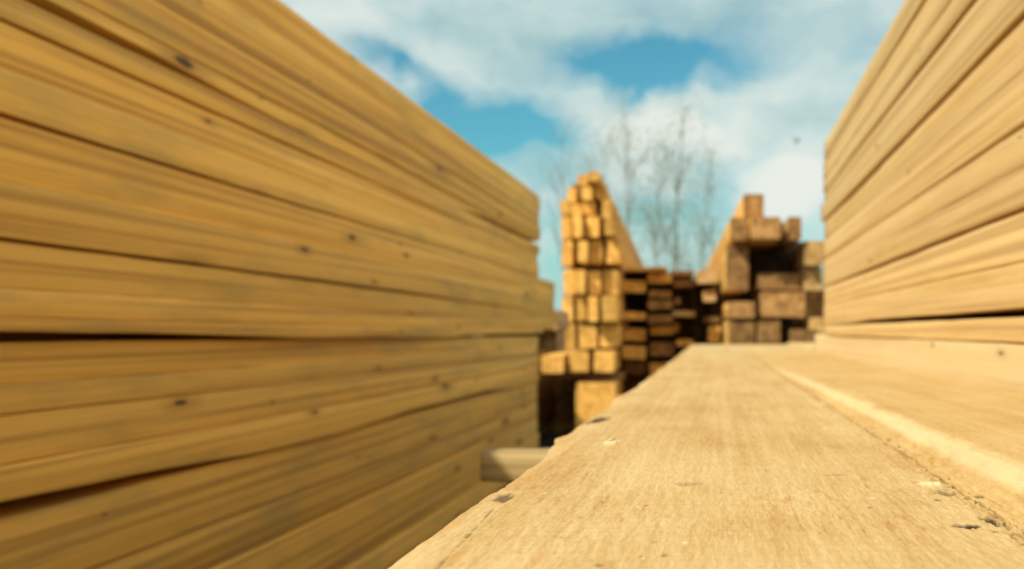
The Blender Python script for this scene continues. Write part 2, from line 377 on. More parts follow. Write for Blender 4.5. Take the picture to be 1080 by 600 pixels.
PT = 0.05                # plank thickness
def fg_plank():
    ZT = -0.050
    ys = np.concatenate([np.arange(-1.9, 0.15, 0.05), np.arange(0.15, 1.0, 0.0012), np.geomspace(1.0, 4.15, 260)])
    nx = 300
    ny = len(ys)
    xl = np.interp(ys, [-1.9, .248, .355, .50, .53, .573, .60, .70, .822, .85, .893, 1.05, 1.42, 2.2, 3.5, 4.15],
                   [-.070, -.0718, -.073, -.0722, -.0762, -.0803, -.0772, -.0762, -.0752, -.0775, -.0798, -.0768, -.0768, -.081, -.089, -.094])
    o1 = np.zeros_like(ys)
    xl = xl + vnoise(ys * 47, o1, 3) * 0.0007 + vnoise(ys * 230, o1, 4) * 0.0004 + vnoise(ys * 11, o1, 5) * 0.0016 + np.maximum(vnoise(ys * 23, o1, 55) - .3, 0) * 0.012
    xr = 0.0768 - 0.0045 * (ys - 0.3) + vnoise(ys * 50, o1, 6) * 0.0016 + vnoise(ys * 260, o1, 7) * 0.0010
    u = np.linspace(0, 1, nx)
    X = xl[:, None] * (1 - u) + xr[:, None] * u
    Y = np.repeat(ys[:, None], nx, 1)
    dl = X - xl[:, None]; dr = xr[:, None] - X
    # wane on the left edge, soft arris on the right
    wv = 0.006 + 0.008 * (vnoise(ys * 9, o1, 8) + 0.5)
    tt = np.clip(1 - dl / wv[:, None], 0, 1)
    Z = ZT - 0.0055 * tt ** 2 * (0.7 + vnoise(X * 200, Y * 17, 9) * .6)
    tr = np.clip(1 - dr / 0.006, 0, 1)
    Z -= 0.0018 * tr ** 2 * (0.75 + vnoise(X * 500, Y * 160, 10))
    # relief: fibres along the plank, shallow cup, saw bite
    near = 1.0
    Z += vnoise(X * 800, Y * 45, 11) * 0.00020 + vnoise(X * 1300, Y * 170, 12) * 0.00026 + vnoise(X * 300, Y * 6, 13) * 0.0002
    Z += vnoise(X * 30, Y * 6, 14) * 0.0008
    Z += vnoise(X * 45 + 3, Y * 260, 15) * 0.00012
    rag = np.exp(-dl / 0.012)
    Z += rag * (vnoise(X * 600, Y * 50, 16) * 0.0006 + vnoise(X * 200, Y * 18, 17) * 0.0010)
    rag2 = np.exp(-dr / 0.008)
    Z += rag2 * (vnoise(X * 800, Y * 420, 18) * 0.0016)
    W = np.zeros((ny, nx, 4)); W[..., 3] = 1
    def g(px, py):
        Yy = F * -ZT / (py - HY); return (px - VX) / F * Yy, Yy
    def spot(px, py, sx, sy, ch, amt, dz=0.0, rot=0.0, sharp=2.2):
        """mark centred on the point; sx, sy half-sizes in metres"""
        cx, cy = g(px, py)
        ax = X - cx; ay = Y - cy
        c, s = math.cos(rot), math.sin(rot)
        bx = ax * c + ay * s; by = -ax * s + ay * c
        d = np.sqrt((bx / sx) ** 2 + (by / sy) ** 2) + vnoise(X * 1100, Y * 400, 21 + ch) * 0.7
        k = np.clip((1.15 - d) * sharp, 0, 1)
        W[..., ch] = np.maximum(W[..., ch], k * amt)
        return k * dz
    dzs = 0
    dzs = dzs + spot(1053, 550, .0020, .0075, 0, 1.0, -.003)
    dzs = dzs + spot(1044, 546, .0026, .0032, 0, 1.0, -.001)
    dzs = dzs + spot(1020, 554, .0038, .0034, 0, 1.0, -.0006, 0.1)
    dzs = dzs + spot(946, 468, .0030, .0090, 0, .8, -.001)
    dzs = dzs + spot(998, 519, .0036, .0065, 0, .6, -.0006)
    dzs = dzs + spot(982, 510, .0040, .0040, 2, .7, .0006)
    dzs = dzs + spot(725, 510, .0048, .0050, 0, .32, -.0003)
    dzs = dzs + spot(884, 501, .0040, .0016, 0, .35)
    dzs = dzs + spot(631, 441, .0068, .0230, 0, .95, -.0010)
    dzs = dzs + spot(531, 525, .0034, .0085, 0, .75, -.0006)
    dzs = dzs + spot(646, 466, .0030, .0140, 2, .8, .001)
    dzs = dzs + spot(920, 525, .0014, .0016, 2, .5, .0002)
    dzs = dzs + spot(481, 588, .0016, .016, 1, .5)
    dzs = dzs + spot(553, 507, .0040, .030, 1, .4)
    dzs = dzs + spot(470, 553, .0028, .022, 1, .4)
    dzs = dzs + spot(569, 588, .0012, .009, 1, .5)
    dzs = dzs + spot(640, 596, .0012, .008, 1, .45)
    dzs = dzs + spot(632, 596, .0010, .002, 0, .5)
    dzs = dzs + spot(700, 586, .0009, .002, 0, .5)
    for k in range(36):      # pits in the torn right arris
        px = rng.uniform(985, 1080); py = 520 + (px - 1000) * 0.52 + rng.uniform(-10, 14)
        q = rng.uniform(.0005, .0012)
        dzs = dzs + spot(px, py, q, q * 1.8, 0, rng.uniform(.4, .9), -.0005)
    for k in range(150):     # little dark and pale flecks
        px = rng.uniform(420, 1080); py = rng.uniform(450, 600)
        q = rng.uniform(.0002, .0006)
        dzs = dzs + spot(px, py, q, q * 3, rng.choice((0, 1, 1, 2)), rng.uniform(.2, .5))
    # dashed hairline crack along the wane
    (ax0, ay0), (ax1, ay1) = g(458, 602), g(521, 537)
    tpar = np.clip(((X - ax0) * (ax1 - ax0) + (Y - ay0) * (ay1 - ay0)) / ((ax1 - ax0) ** 2 + (ay1 - ay0) ** 2), 0, 1)
    dd = np.hypot(X - (ax0 + tpar * (ax1 - ax0)), Y - (ay0 + tpar * (ay1 - ay0))) + np.abs(vnoise(Y * 180, X * 0, 31)) * 0.0006
    ck = np.clip((0.00045 - dd) / 0.0003, 0, 1) * (vnoise(X * 0, Y * 300, 33) > -.18)
    W[..., 0] = np.maximum(W[..., 0], ck * 0.8)
    Z = Z + dzs - ck * 0.0003
    # orange inner-bark tint scattered along the wane
    bk = np.clip(np.exp(-dl / 0.010) * (vnoise(X * 200, Y * 26, 32) + 0.12) * 2.0, 0, 0.4)
    W[..., 1] = np.maximum(W[..., 1], bk)
    xm = X.mean(); ym = 1.5; zm = ZT
    V = np.stack([X, Y - ym, Z - zm], -1).reshape(-1, 3)
    idx = np.arange(ny * nx).reshape(ny, nx)
    q = np.stack([idx[:-1, :-1], idx[:-1, 1:], idx[1:, 1:], idx[1:, :-1]], -1).reshape(-1, 4)
    # skirt: sides and ends down to the underside
    rim = np.concatenate([idx[0, :], idx[1:, -1], idx[-1, -2::-1], idx[-2:0:-1, 0]])
    nb = len(rim)
    low = V[rim].copy(); low[:, 2] = -PT
    low[:, 0] = np.where(low[:, 0] < 0, low[:, 0] + 0.001, low[:, 0] - 0.001)
    V2 = np.concatenate([V, low]); b0 = ny * nx
    k = np.arange(nb); k2 = (k + 1) % nb
    sk = np.stack([rim[k], b0 + k, b0 + k2, rim[k2]], -1)
    faces = np.concatenate([q, sk])
    me = bpy.data.meshes.new('foreground_plank')
    me.vertices.add(len(V2)); me.vertices.foreach_set('co', V2.astype(np.float32).ravel())
    nf = len(faces)
    me.loops.add(nf * 4 + nb); me.polygons.add(nf + 1)
    me.loops.foreach_set('vertex_index', np.concatenate([faces.ravel(), (b0 + k)[::-1]]).astype(np.int32))
    me.polygons.foreach_set('loop_start', np.concatenate([np.arange(nf) * 4, [nf * 4]]).astype(np.int32))
    me.update(calc_edges=True); me.validate()
    me.polygons.foreach_set('use_smooth', np.concatenate([np.ones(len(q)), np.zeros(nb + 1)]).astype(bool))
    at_ = me.color_attributes.new('wear_and_sunlit', 'FLOAT_COLOR', 'POINT')
    C = np.zeros((len(V2), 4), np.float32); C[:, 3] = 1; C[:ny * nx] = W.reshape(-1, 4)
    at_.data.foreach_set('color', C.ravel())
    me.materials.append(M_PLANK)
    o = bpy.data.objects.new('rough_plank', me); COL.objects.link(o)
    o.location = (0, ym, EZ + zm)
    tag(o, 'rough sawn pale plank in the foreground with ragged left edge and fuzzy grain', 'plank', 'planks on top of the foreground pile')
    # a few slivers standing off its surface
    for k, (px, py, ln, a) in enumerate(((646, 466, .014, .2),)):
        cx, cy = g(px, py)
        d = Vector((math.sin(a), math.cos(a), 0)); n_ = Vector((d.y, -d.x, 0))
        vs = []; S = 6
        for i in range(S + 1):
            u_ = i / S; wd = 0.0009 * math.sin(math.pi * (0.12 + 0.85 * u_)) + 0.0001
            c = Vector((cx, cy - ym, 0.0004 + 0.0007 * math.sin(math.pi * u_))) + d * ln * (u_ - 0.5)
            for s_, zz in ((-1, 0), (0, .0006), (1, 0), (0, -.0004)):
                vs.append(tuple(c + n_ * wd * s_ + Vector((0, 0, zz))))
        fs = [(i * 4 + j, i * 4 + (j + 1) % 4, i * 4 + 4 + (j + 1) % 4, i * 4 + 4 + j) for i in range(S) for j in range(4)] + [(3, 2, 1, 0), (S * 4, S * 4 + 1, S * 4 + 2, S * 4 + 3)]
        link('splinter', vs, fs, M_PLANK2, parent=o, smooth=True)
    return o
fg_plank()

def side_plank(x0, xs, x1, zb, zt, y1, label, seed, mat):
    """plank with a torn, bevelled left arris: rises from (x0,zb) to (xs,zt), flat to x1"""
    ys = np.concatenate([np.arange(-1.9, 0.25, 0.05), np.arange(0.25, 1.2, 0.003), np.geomspace(1.2, y1, 160)])
    o1 = np.zeros_like(ys)
    prof = np.concatenate([np.linspace(0, .2, 46), np.linspace(.205, 1, 110)])
    ny, nx = len(ys), len(prof)
    X0 = x0 - 0.0045 * (ys - .3) + vnoise(ys * 70, o1, seed) * 0.0012
    fade = np.clip(1 - (ys - .45) / 1.3, 0.06, 1)[:, None]
    XS = (X0 + (xs - x0) * (.15 + .85 * fade[:, 0])) + (vnoise(ys * 25, o1, seed + 1) * 0.0030 + vnoise(ys * 120, o1, seed + 2) * 0.0010) * fade[:, 0]
    p = prof[None, :]
    X = np.where(p < .2, X0[:, None] + (XS - X0)[:, None] * p / .2, XS[:, None] + (x1 - XS)[:, None] * (p - .2) / .8)
    Y = np.repeat(ys[:, None], nx, 1)
    q = np.clip(p / .2, 0, 1)
    s = np.clip((q - .28) / .72, 0, 1); s = s * .75 + np.sin(s * math.pi / 2) * .25
    Z = zt - (zt - zb) * (1 - s) * fade - 0.0078 * (1 - fade)
    Z = Z + (vnoise(X * 500, Y * 60, seed + 3) * 0.0003 + vnoise(X * 900, Y * 200, seed + 4) * 0.00025 + vnoise(X * 40, Y * 7, seed + 5) * .0008)
    Z = Z + np.where(q < .4, vnoise(X * 700, Y * 300, seed + 6) * 0.0014, 0)
    fadep = fade
    ym = 1.5
    V = np.stack([X, Y - ym, Z], -1).reshape(-1, 3)
    idx = np.arange(ny * nx).reshape(ny, nx)
    fq = np.stack([idx[:-1, :-1], idx[:-1, 1:], idx[1:, 1:], idx[1:, :-1]], -1).reshape(-1, 4)
    rim = np.concatenate([idx[0, :], idx[1:, -1], idx[-1, -2::-1], idx[-2:0:-1, 0]]); nb = len(rim)
    low = V[rim].copy(); low[:, 2] = -0.05 - PT
    V2 = np.concatenate([V, low]); b0 = ny * nx; k = np.arange(nb); k2 = (k + 1) % nb
    sk = np.stack([rim[k], b0 + k, b0 + k2, rim[k2]], -1)
    faces = [tuple(map(int, f)) for f in np.concatenate([fq, sk])] + [tuple(int(b0 + a) for a in k[::-1])]
    o = link('rough_plank', [tuple(map(float, v)) for v in V2], faces, mat, loc=(0, ym, EZ))
    o.data.polygons.foreach_set('use_smooth', [i < len(fq) for i in range(len(faces))])
    ca = o.data.color_attributes.new('wear_and_sunlit', 'FLOAT_COLOR', 'POINT')
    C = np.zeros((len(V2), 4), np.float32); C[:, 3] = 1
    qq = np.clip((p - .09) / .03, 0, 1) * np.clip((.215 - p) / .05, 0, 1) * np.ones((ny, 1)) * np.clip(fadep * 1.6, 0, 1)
    C[:ny * nx, 2] = (np.clip(qq + vnoise(X * 300, Y * 40, seed + 8) * .5, 0, 1) * .46 * (qq > 0.02)).reshape(-1)  # cream put into the rounded edge's colour, imitating sunlight on it
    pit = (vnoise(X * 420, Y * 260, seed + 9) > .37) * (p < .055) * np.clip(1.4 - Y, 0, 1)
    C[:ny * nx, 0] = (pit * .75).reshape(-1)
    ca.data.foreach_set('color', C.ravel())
    tag(o, label, 'plank', 'planks on top of the foreground pile')
    return o
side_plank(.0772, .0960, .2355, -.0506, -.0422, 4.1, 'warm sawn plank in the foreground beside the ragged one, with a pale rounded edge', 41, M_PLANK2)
o = board('rough_plank', -1.9, 4.1, 0.312, EZ - .10, EZ - .0425, 0.148, [M_RIGHT, E_PALE], seed=90, ny=40)
tag(o, 'plank hidden beneath the right stack, outermost of the foreground pile', 'plank', 'planks on top of the foreground pile')

# stickers and lower courses of the foreground pile
bearer(-0.196, 0.385, 1.0, 0.045, EZ - .1265, EZ - .1008, [M_STICK, E_BROWN], 'pale sticker poking out from under the foreground plank toward the left stack', r=0.005, name='sticker', seed=33, wob=.0028)
zc = EZ - .1270
for k in range(4):
    a = zc - 0.048; 
    o = board('sawn_board', -1.9, 4.0, 0.02, a, zc - 0.0005, 0.16, [M_FARW, E_BROWN], seed=100 + k, ny=30)  # out of view; dark wood picked to cut bounce onto the left stack
    tag(o, 'brown board in the lower courses under the foreground plank', 'board', 'lower courses of the foreground pile')
    zc = a
for y in (0.4, 3.4):
    bearer(-0.07, 0.385, y, 0.10, 0.0, zc - 0.001, [M_FARW, E_BROWN], 'thick bearer on the ground under the foreground pile', 'bearers under the foreground pile', seed=34)

# ------------------------------------------------------------------ far piles (board ends face the camera)
YAW = -0.036
def end_board(rect, Y, length, mats, label, group, cat='board', name='sawn_board', jit=0.05, seed=0, r=0.006, inset=0.0, g=0.0035, roll=0.0):
    x0, y0, x1, y1 = rect
    y = Y + rng.uniform(-jit, jit) + inset
    if inset > .3: Yi = Y + inset; a, b = at(x0 - 4, y1 + 3, Yi), at(x1 + 4, y0 - 3, Yi); a.x -= math.tan(YAW) * inset; b.x -= math.tan(YAW) * inset
    else: a, b = at(x0, y1, Y), at(x1, y0, Y)
    o = board(name, y, y + length, (a.x + b.x) / 2 + math.tan(YAW) * (y - Y), a.z + g, b.z - g, max(0.01, b.x - a.x - 2 * g), mats, r=min(r, (b.z - a.z) * .2), ny=8, rough=0.0025, seed=seed, yaw=YAW)
    o.rotation_euler.y = rng.uniform(-roll, roll)
    tag(o, label, cat, group)
    return o
YA = 6.0
# --- tall orange stack, upper bundle; rows from the top
A_UP = [
 [(607, 182, 620, 195), (620, 181, 634, 193)],
 [(596, 195, 607, 213), (613, 196, 625, 212), (626, 193, 640, 209)],
 [(588, 209, 600, 226), (600, 213, 613, 227), (613, 212, 628, 226), (634, 210, 646, 232)],
 [(589, 226, 602, 252), (604, 227, 616, 252), (618, 227, 633, 251), (637, 232, 648, 250)],
 [(591, 252, 604, 281), (609, 254, 621, 278), (621, 252, 636, 278), (638, 250, 654, 278)],
]
A_LO = [
 [(593, 284, 606, 312), (606, 284, 619, 311), (620, 285, 634, 312), (635, 284, 653, 311)],
 [(592, 312, 605, 340), (607, 311, 619, 339), (620, 312, 632, 340), (634, 311, 653, 340)],
 [(591, 341, 607, 370), (608, 340, 630, 368), (631, 340, 652, 367)],
]
A_BL = [(570, 373, 596, 395), (598, 369, 621, 394), (624, 368, 649, 394)]
def pos(j, n): return 'at the left edge' if j == 0 else 'at the right edge' if j == n - 1 else ('in the middle' if n == 3 else 'left of the middle' if j == 1 else 'right of the middle')
rows = ['topmost', 'second', 'third', 'fourth', 'lowest']
sd = 200
for i, row in enumerate(A_UP):
    for j, rc in enumerate(row):
        sd += 1
        if rc is None: continue
        end_board(rc, YA, 6.4, [M_FAR, E_ORANGE], f'orange board end {pos(j, len(row))} of the {rows[i]} row, tall stack\'s upper bundle', 'boards in the upper bundle of the tall orange stack', seed=sd, jit=.08, g=.0056, roll=.03)
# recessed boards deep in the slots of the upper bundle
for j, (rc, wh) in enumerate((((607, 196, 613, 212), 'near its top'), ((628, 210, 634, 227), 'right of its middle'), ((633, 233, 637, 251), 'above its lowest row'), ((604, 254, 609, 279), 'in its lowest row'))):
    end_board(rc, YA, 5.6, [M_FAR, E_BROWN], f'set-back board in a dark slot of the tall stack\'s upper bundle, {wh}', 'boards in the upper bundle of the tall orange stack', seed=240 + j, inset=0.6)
for i, row in enumerate(A_LO):
    for j, rc in enumerate(row):
        sd += 1
        end_board(rc, YA, 6.4, [M_FAR, E_ORANGE], f'upright board end {pos(j, len(row))} of the {["top", "middle", "bottom"][i]} row, tall stack\'s lower bundle', 'boards in the lower bundle of the tall orange stack', seed=sd, jit=.09, g=.0054, roll=.025)
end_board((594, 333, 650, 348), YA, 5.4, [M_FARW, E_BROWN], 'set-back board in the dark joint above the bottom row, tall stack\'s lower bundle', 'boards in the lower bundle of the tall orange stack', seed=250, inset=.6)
for j, rc in enumerate(A_BL):
    end_board(rc, YA - .05, 6.3, [M_FAR, E_ORANGE], f'{["left", "middle", "right"][j]} one of three square blocks below the tall orange stack', 'square blocks below the tall orange stack', 'timber', 'timber', seed=260 + j, g=.008)
# thin cross stickers between the bundles (dark slits) and the low beam on the ground
zs = [at(0, 283.6, YA).z, at(0, 279.2, YA).z]
xa, xb = at(604, 0, YA).x, at(652, 0, YA).x
bearer(xa, xb, YA + .45, .08, zs[0], zs[1], [M_FARW, E_BROWN], 'thin sticker in the dark slit between the tall stack\'s two bundles', name='sticker', seed=35)
bearer(at(572, 0, YA).x, xb, YA + .4, .10, at(0, 402.5, YA).z, at(0, 395.5, YA).z, [M_FARW, E_BROWN], 'sticker in the dark slit under the three square blocks', name='sticker', seed=36)
end_board((606, 403, 649, 481), YA, 6.2, [M_FAR, E_ORANGE], 'wide low beam end on the ground under the tall orange stack', None, 'timber', 'timber', seed=270)
# rust-brown block beside the end of the left stack
end_board((500, 326, 589, 349), 4.85, 0.5, [M_FARW, E_RUST], 'rust-brown timber just past the far end of the left stack', None, 'timber', 'timber', seed=271, jit=0)
end_board((500, 346.5, 588, 371), 4.95, 0.4, [M_FARW, E_BROWN], 'dark timber in the shade under the rust-brown timber', None, 'timber', 'timber', seed=272, jit=0)
end_board((470, 372, 536, 478), 5.25, 3.5, [M_FARW, E_BROWN], 'unseen dark timber added behind the left stack to block the sun', None, 'timber', 'timber', seed=274, jit=0)  # out of view, added to keep sun off the void under the tall stack
end_board((566, 398, 606, 482), YA, 4, [M_FARW, E_BROWN], 'set-back dark timber in the shade left of the wide low beam', None, 'timber', 'timber', seed=273, jit=0, inset=1.3)

# --- low untidy stack in the middle
YB = 6.6
B = [
 ((655, 281, 705, 287), 'flat board end on top of the low untidy stack, left', 0),
 ((681, 287, 709, 299), 'second board end down beside the slit at the top of the low untidy stack', 0),
 ((706, 283, 733, 290), 'flat grey-brown board on top of the low untidy stack, right', .03),
 ((709, 291, 734, 302), 'rusty board end under the flat top board of the low untidy stack', .12),
 ((655, 295, 681, 309), 'orange board end left of the first dark slit in the low untidy stack', 0),
 ((684, 305, 709, 315), 'rusty board end in the middle of the low untidy stack, upper of a pair', .04),
 ((682, 316, 711, 327), 'rusty board end in the middle of the low untidy stack, lower of a pair', -.02),
 ((711, 313, 718, 322), 'short splintered board tip beside the rusty pair in the low stack', .05),
 ((656, 328, 682, 338), 'thin board end above a small slot in the low untidy stack', 0),
 ((656, 338, 663, 345), 'small spacer block left of the slot in the low untidy stack', 0),
 ((708, 327, 734, 335), 'thin pale board end jutting right from the low untidy stack', -.03),
 ((683, 331, 711, 342), 'orange board end in the middle of the low untidy stack, below the rusty pair', -.03),
 ((685, 343, 712, 354), 'orange board end in the middle of the low untidy stack, above its middle slit', .03),
 ((710, 340, 717, 351), 'narrow board tip right of the orange board ends in the low stack', .04),
 ((656, 345, 682, 360), 'orange board end below the small slot in the low untidy stack', 0),
 ((656, 364, 682, 379), 'orange board end third from the bottom left of the low untidy stack', 0),
 ((684, 360, 712, 376), 'bright rusty board end near the plank\'s far edge in the low stack', 0),
 ((656, 380, 682, 396), 'brown shaded board end low at the left of the low untidy stack', .1),
 ((684, 382, 712, 398), 'board end just showing over the foreground plank in the low stack', .0),
 ((712, 357, 732, 366), 'thin board end at the foot of the low untidy stack, right', .0),
 ((734, 284, 755, 300), 'pale rounded board end at the upper right of the low untidy stack', -.05),
 ((741, 305, 756, 319), 'small pale block end in the dark right part of the low untidy stack', -.05),
 ((742, 333, 761, 341), 'thin brown board end low at the right of the low untidy stack', 0),
 ((746, 343, 761, 362), 'orange square end low at the right of the low untidy stack', 0),
]
for j, (rc, lab, ins) in enumerate(B):
    m = E_PALE if 'pale' in lab else E_BROWN if 'brown' in lab else E_RUST if 'rusty' in lab else E_ORANGE
    end_board(rc, YB, 3.6, [M_FARW, m], lab, 'boards in the low untidy stack', seed=300 + j, inset=ins, g=.006, roll=.05, jit=.09, r=.008)
# boards set far back, which close the dark slots
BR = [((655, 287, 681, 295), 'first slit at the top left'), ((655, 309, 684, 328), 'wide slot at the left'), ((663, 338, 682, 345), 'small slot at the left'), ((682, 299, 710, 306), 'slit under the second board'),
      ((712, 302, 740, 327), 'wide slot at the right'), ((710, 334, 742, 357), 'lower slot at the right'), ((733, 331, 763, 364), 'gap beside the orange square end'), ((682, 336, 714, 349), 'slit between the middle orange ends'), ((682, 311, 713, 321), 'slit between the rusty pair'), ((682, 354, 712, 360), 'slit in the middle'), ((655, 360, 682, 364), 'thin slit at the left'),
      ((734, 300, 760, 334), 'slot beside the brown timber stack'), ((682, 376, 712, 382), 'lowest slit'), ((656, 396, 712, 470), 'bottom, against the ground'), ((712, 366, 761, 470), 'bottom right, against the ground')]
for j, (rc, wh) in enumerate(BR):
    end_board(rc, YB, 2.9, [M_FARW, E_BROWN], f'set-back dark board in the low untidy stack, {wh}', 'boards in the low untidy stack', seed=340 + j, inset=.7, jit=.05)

# --- brown timber stack on the right
YC = 6.0
CT = [
 ((783, 203, 807, 230), 'single brown timber end on the very top of the brown timber stack', 0, E_BROWN),
 ((768, 231, 789, 256), 'left timber end in the second row of the brown timber stack', -.11, E_BROWN),
 ((789, 231, 821, 255), 'wide timber end in the second row of the brown timber stack', -.13, E_RUST),
 ((828, 230, 844, 255), 'right timber end in the second row of the brown timber stack', -.11, E_BROWN),
 ((765, 257, 791, 307), 'tall timber end left of the black hollow in the brown stack', 0, E_RUST),
 ((800, 287, 847, 306), 'flat timber end below the black hollow in the brown stack', 0, E_RUST),
 ((802, 307, 850, 335), 'large brown timber end in the middle of the brown stack', 0, E_RUST),
 ((767, 317, 797, 336), 'small rusty timber end low at the left of the brown stack', 0, E_RUST),
 ((767, 337, 797, 372), 'lower left timber end of the brown stack, over the plank', 0, E_BROWN),
 ((798, 337, 824, 372), 'lower middle timber end of the brown stack, over the plank', 0, E_BROWN),
 ((833, 346, 864, 372), 'lower right timber end of the brown stack, over the plank', 0, E_BROWN),
 ((767, 373, 864, 462), 'wide base timber of the brown stack, on the ground', .1, E_BROWN),
]
for j, (rc, lab, ins, m) in enumerate(CT):
    end_board(rc, YC, 4.5, [M_FAR if rc[0] < 790 else M_FARW, m], lab, 'timbers in the brown stack', 'timber', 'timber', seed=380 + j, inset=ins, g=.005, roll=.012, jit=.03, r=.01)  # inner timbers get darker wood, standing in for shade inside the hollow
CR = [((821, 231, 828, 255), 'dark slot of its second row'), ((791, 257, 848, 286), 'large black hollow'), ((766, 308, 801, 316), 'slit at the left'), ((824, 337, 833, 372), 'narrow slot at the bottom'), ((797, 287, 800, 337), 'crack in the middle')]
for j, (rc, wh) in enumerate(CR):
    end_board(rc, YC, 2.2, [M_FARW, E_SHADE], f'set-back timber in the brown stack, deep in the {wh}', 'timbers in the brown stack', 'timber', 'timber', seed=400 + j, inset=.12 if j == 0 else .6)
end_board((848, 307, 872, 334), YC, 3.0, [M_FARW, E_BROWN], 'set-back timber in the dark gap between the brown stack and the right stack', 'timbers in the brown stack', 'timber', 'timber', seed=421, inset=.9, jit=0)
CB = [((847, 254, 868, 281), 'upper'), ((847, 281, 868, 307), 'middle'), ((853, 334, 880, 372), 'lower')]
for j, (rc, wh) in enumerate(CB):
    end_board(rc, YC - .02, 4, [M_FARW, E_TAN], f'{wh} lighter timber between the brown stack and the right stack', 'lighter timbers beside the brown stack', 'timber', 'timber', seed=410 + j)  # darker sides stand in for shade on the hollow's right wall

# ------------------------------------------------------------------ trees
def leafmat(name, c):
    m, t = nt(name)
    v, rnd = shifted(t)
    f = noise_(t, vmul(t, v, (6, 6, 6)), 1, 2)
    col = ramp(t, f, [(0.35, tuple(k * .6 for k in c)), (0.65, tuple(k * 1.3 for k in c))])
    b = finish(t, col, 0.7)
    tr = t.nodes.new('ShaderNodeBsdfTranslucent'); L(t, col, tr.inputs[0])
    ms = t.nodes.new('ShaderNodeMixShader'); ms.inputs[0].default_value = 0.5
    L(t, b.outputs[0], ms.inputs[1]); L(t, tr.outputs[0], ms.inputs[2])
    out = [n for n in t.nodes if n.type == 'OUTPUT_MATERIAL'][0]; L(t, ms.outputs[0], out.inputs[0])
    return m
M_LEAF = leafmat('spring_leaves', (0.25, 0.32, 0.14))
def barkmat():
    m, t = nt('tree_bark')
    v, rnd = shifted(t)
    f = noise_(t, vmul(t, v, (8, 8, 3)), 1, 4, .65)
    col = ramp(t, f, [(0.4, (0.16, 0.17, 0.14)), (0.55, (0.32, 0.33, 0.29)), (0.7, (0.46, 0.46, 0.42))])
    finish(t, col, 0.9)
    return m
M_BARK = barkmat()
def tube(vs, fs, pts, rads, sides=6):
    b = len(vs)
    for i, p in enumerate(pts):
        d = (pts[min(i + 1, len(pts) - 1)] - pts[max(i - 1, 0)]).normalized()
        s = d.cross(Vector((0.3, 1, 0.1))).normalized(); u = s.cross(d)
        for k in range(sides):
            a = 2 * math.pi * k / sides
            vs.append(tuple(p + (s * math.cos(a) + u * math.sin(a)) * rads[i]))
    for i in range(len(pts) - 1):
        for k in range(sides):
            k2 = (k + 1) % sides
            fs.append((b + i * sides + k, b + i * sides + k2, b + (i + 1) * sides + k2, b + (i + 1) * sides + k))
def tree(px, ytop, Y, seed, leaves, label, spread=1.0, lean=0.0, r0=0.06):
    r_ = random.Random(seed)
    p = at(px, HY, Y); h = at(px, ytop, Y).z
    root = bpy.data.objects.new('birch_tree', None); root.location = (p.x, Y, 0); COL.objects.link(root)
    tag(root, label, 'tree', 'thin trees beyond the lumber piles')
    vs, fs = [], []
    lv, lf = [], []
    pts = [Vector((lean * (k / 10) ** 1.3 * h * .1 + r_.uniform(-.04, .04), r_.uniform(-.04, .04), h * k / 10)) for k in range(11)]
    tube(vs, fs, pts, [.85 * r0 * (1 - .93 * k / 10) for k in range(11)], 8)
    def leaf(c, n):
        for _ in range(n):
            q = c + Vector((r_.gauss(0, .26), r_.gauss(0, .26), r_.gauss(-.02, .26)))
            a = Vector((r_.gauss(0, 1), r_.gauss(0, 1), r_.gauss(0, 1))).normalized()
            bdir = a.cross(Vector((r_.gauss(0, 1), r_.gauss(0, 1), r_.gauss(0, 1)))).normalized()
            s = r_.uniform(.013, .026); b = len(lv)
            lv.extend([tuple(q - a * s), tuple(q + bdir * s * .55), tuple(q + a * s), tuple(q - bdir * s * .55)])
            lf.append((b, b + 1, b + 2, b + 3))
    for k in range(12):
        f = r_.uniform(.25, .97)
        i = int(f * 10); c = pts[i].lerp(pts[min(10, i + 1)], f * 10 - i)
        az = r_.uniform(0, 2 * math.pi); ln = spread * h * r_.uniform(.14, .30) * (1.15 - f * .75)
        d = Vector((math.cos(az), math.sin(az), r_.uniform(1.0, 2.6))).normalized()
        br = [c]
        for s in range(4):
            d = (d + Vector((r_.uniform(-.2, .2), r_.uniform(-.2, .2), r_.uniform(-.05, .25)))).normalized()
            br.append(br[-1] + d * ln / 4)
        tube(vs, fs, br, [r0 * .34 * (1.1 - f) * (1 - .2 * s) + .004 for s in range(5)], 5)
        for s in range(1, 5):
            for q in range(2):
                dd = (d + Vector((r_.uniform(-1, 1), r_.uniform(-1, 1), r_.uniform(-.6, .6)))).normalized()
                tw = [br[s], br[s] + dd * ln * .18, br[s] + dd * ln * .34 + Vector((0, 0, -.03))]
                tube(vs, fs, tw, [.004, .003, .0015], 4)
                leaf(tw[2], int(leaves * 2.2 * r_.uniform(.3, 1.6)))
    link('trunk', vs, fs, M_BARK, parent=root, smooth=True)
    link('crown', lv, lf, M_LEAF, parent=root)
tree(712, 96, 26, 11, 9, 'tallest thin young tree, in the gap between the two far stacks', 1.0, .25, .055)
tree(664, 122, 27, 12, 8, 'thin leafy tree rising behind the right edge of the tall orange stack', 1.1, -.1)
tree(690, 170, 24, 13, 14, 'short bushy tree in the middle of the gap between far stacks', 1.3, .3, .04)
tree(736, 178, 25, 14, 7, 'slim leaning sapling nearest the brown timber stack', 1.1, .5, .035)
tree(636, 150, 31, 17, 8, 'pale thin tree between the tall orange stack and the leafy tree', 1.1, .1, .04)
tree(597, 128, 30, 16, 3, 'faint thin tree behind the left shoulder of the tall orange stack', 1.1, -.2, .04)
tree(752, 150, 33, 18, 5, 'thin bare tree just left of the brown timber stack', 1.0, -.2, .035)

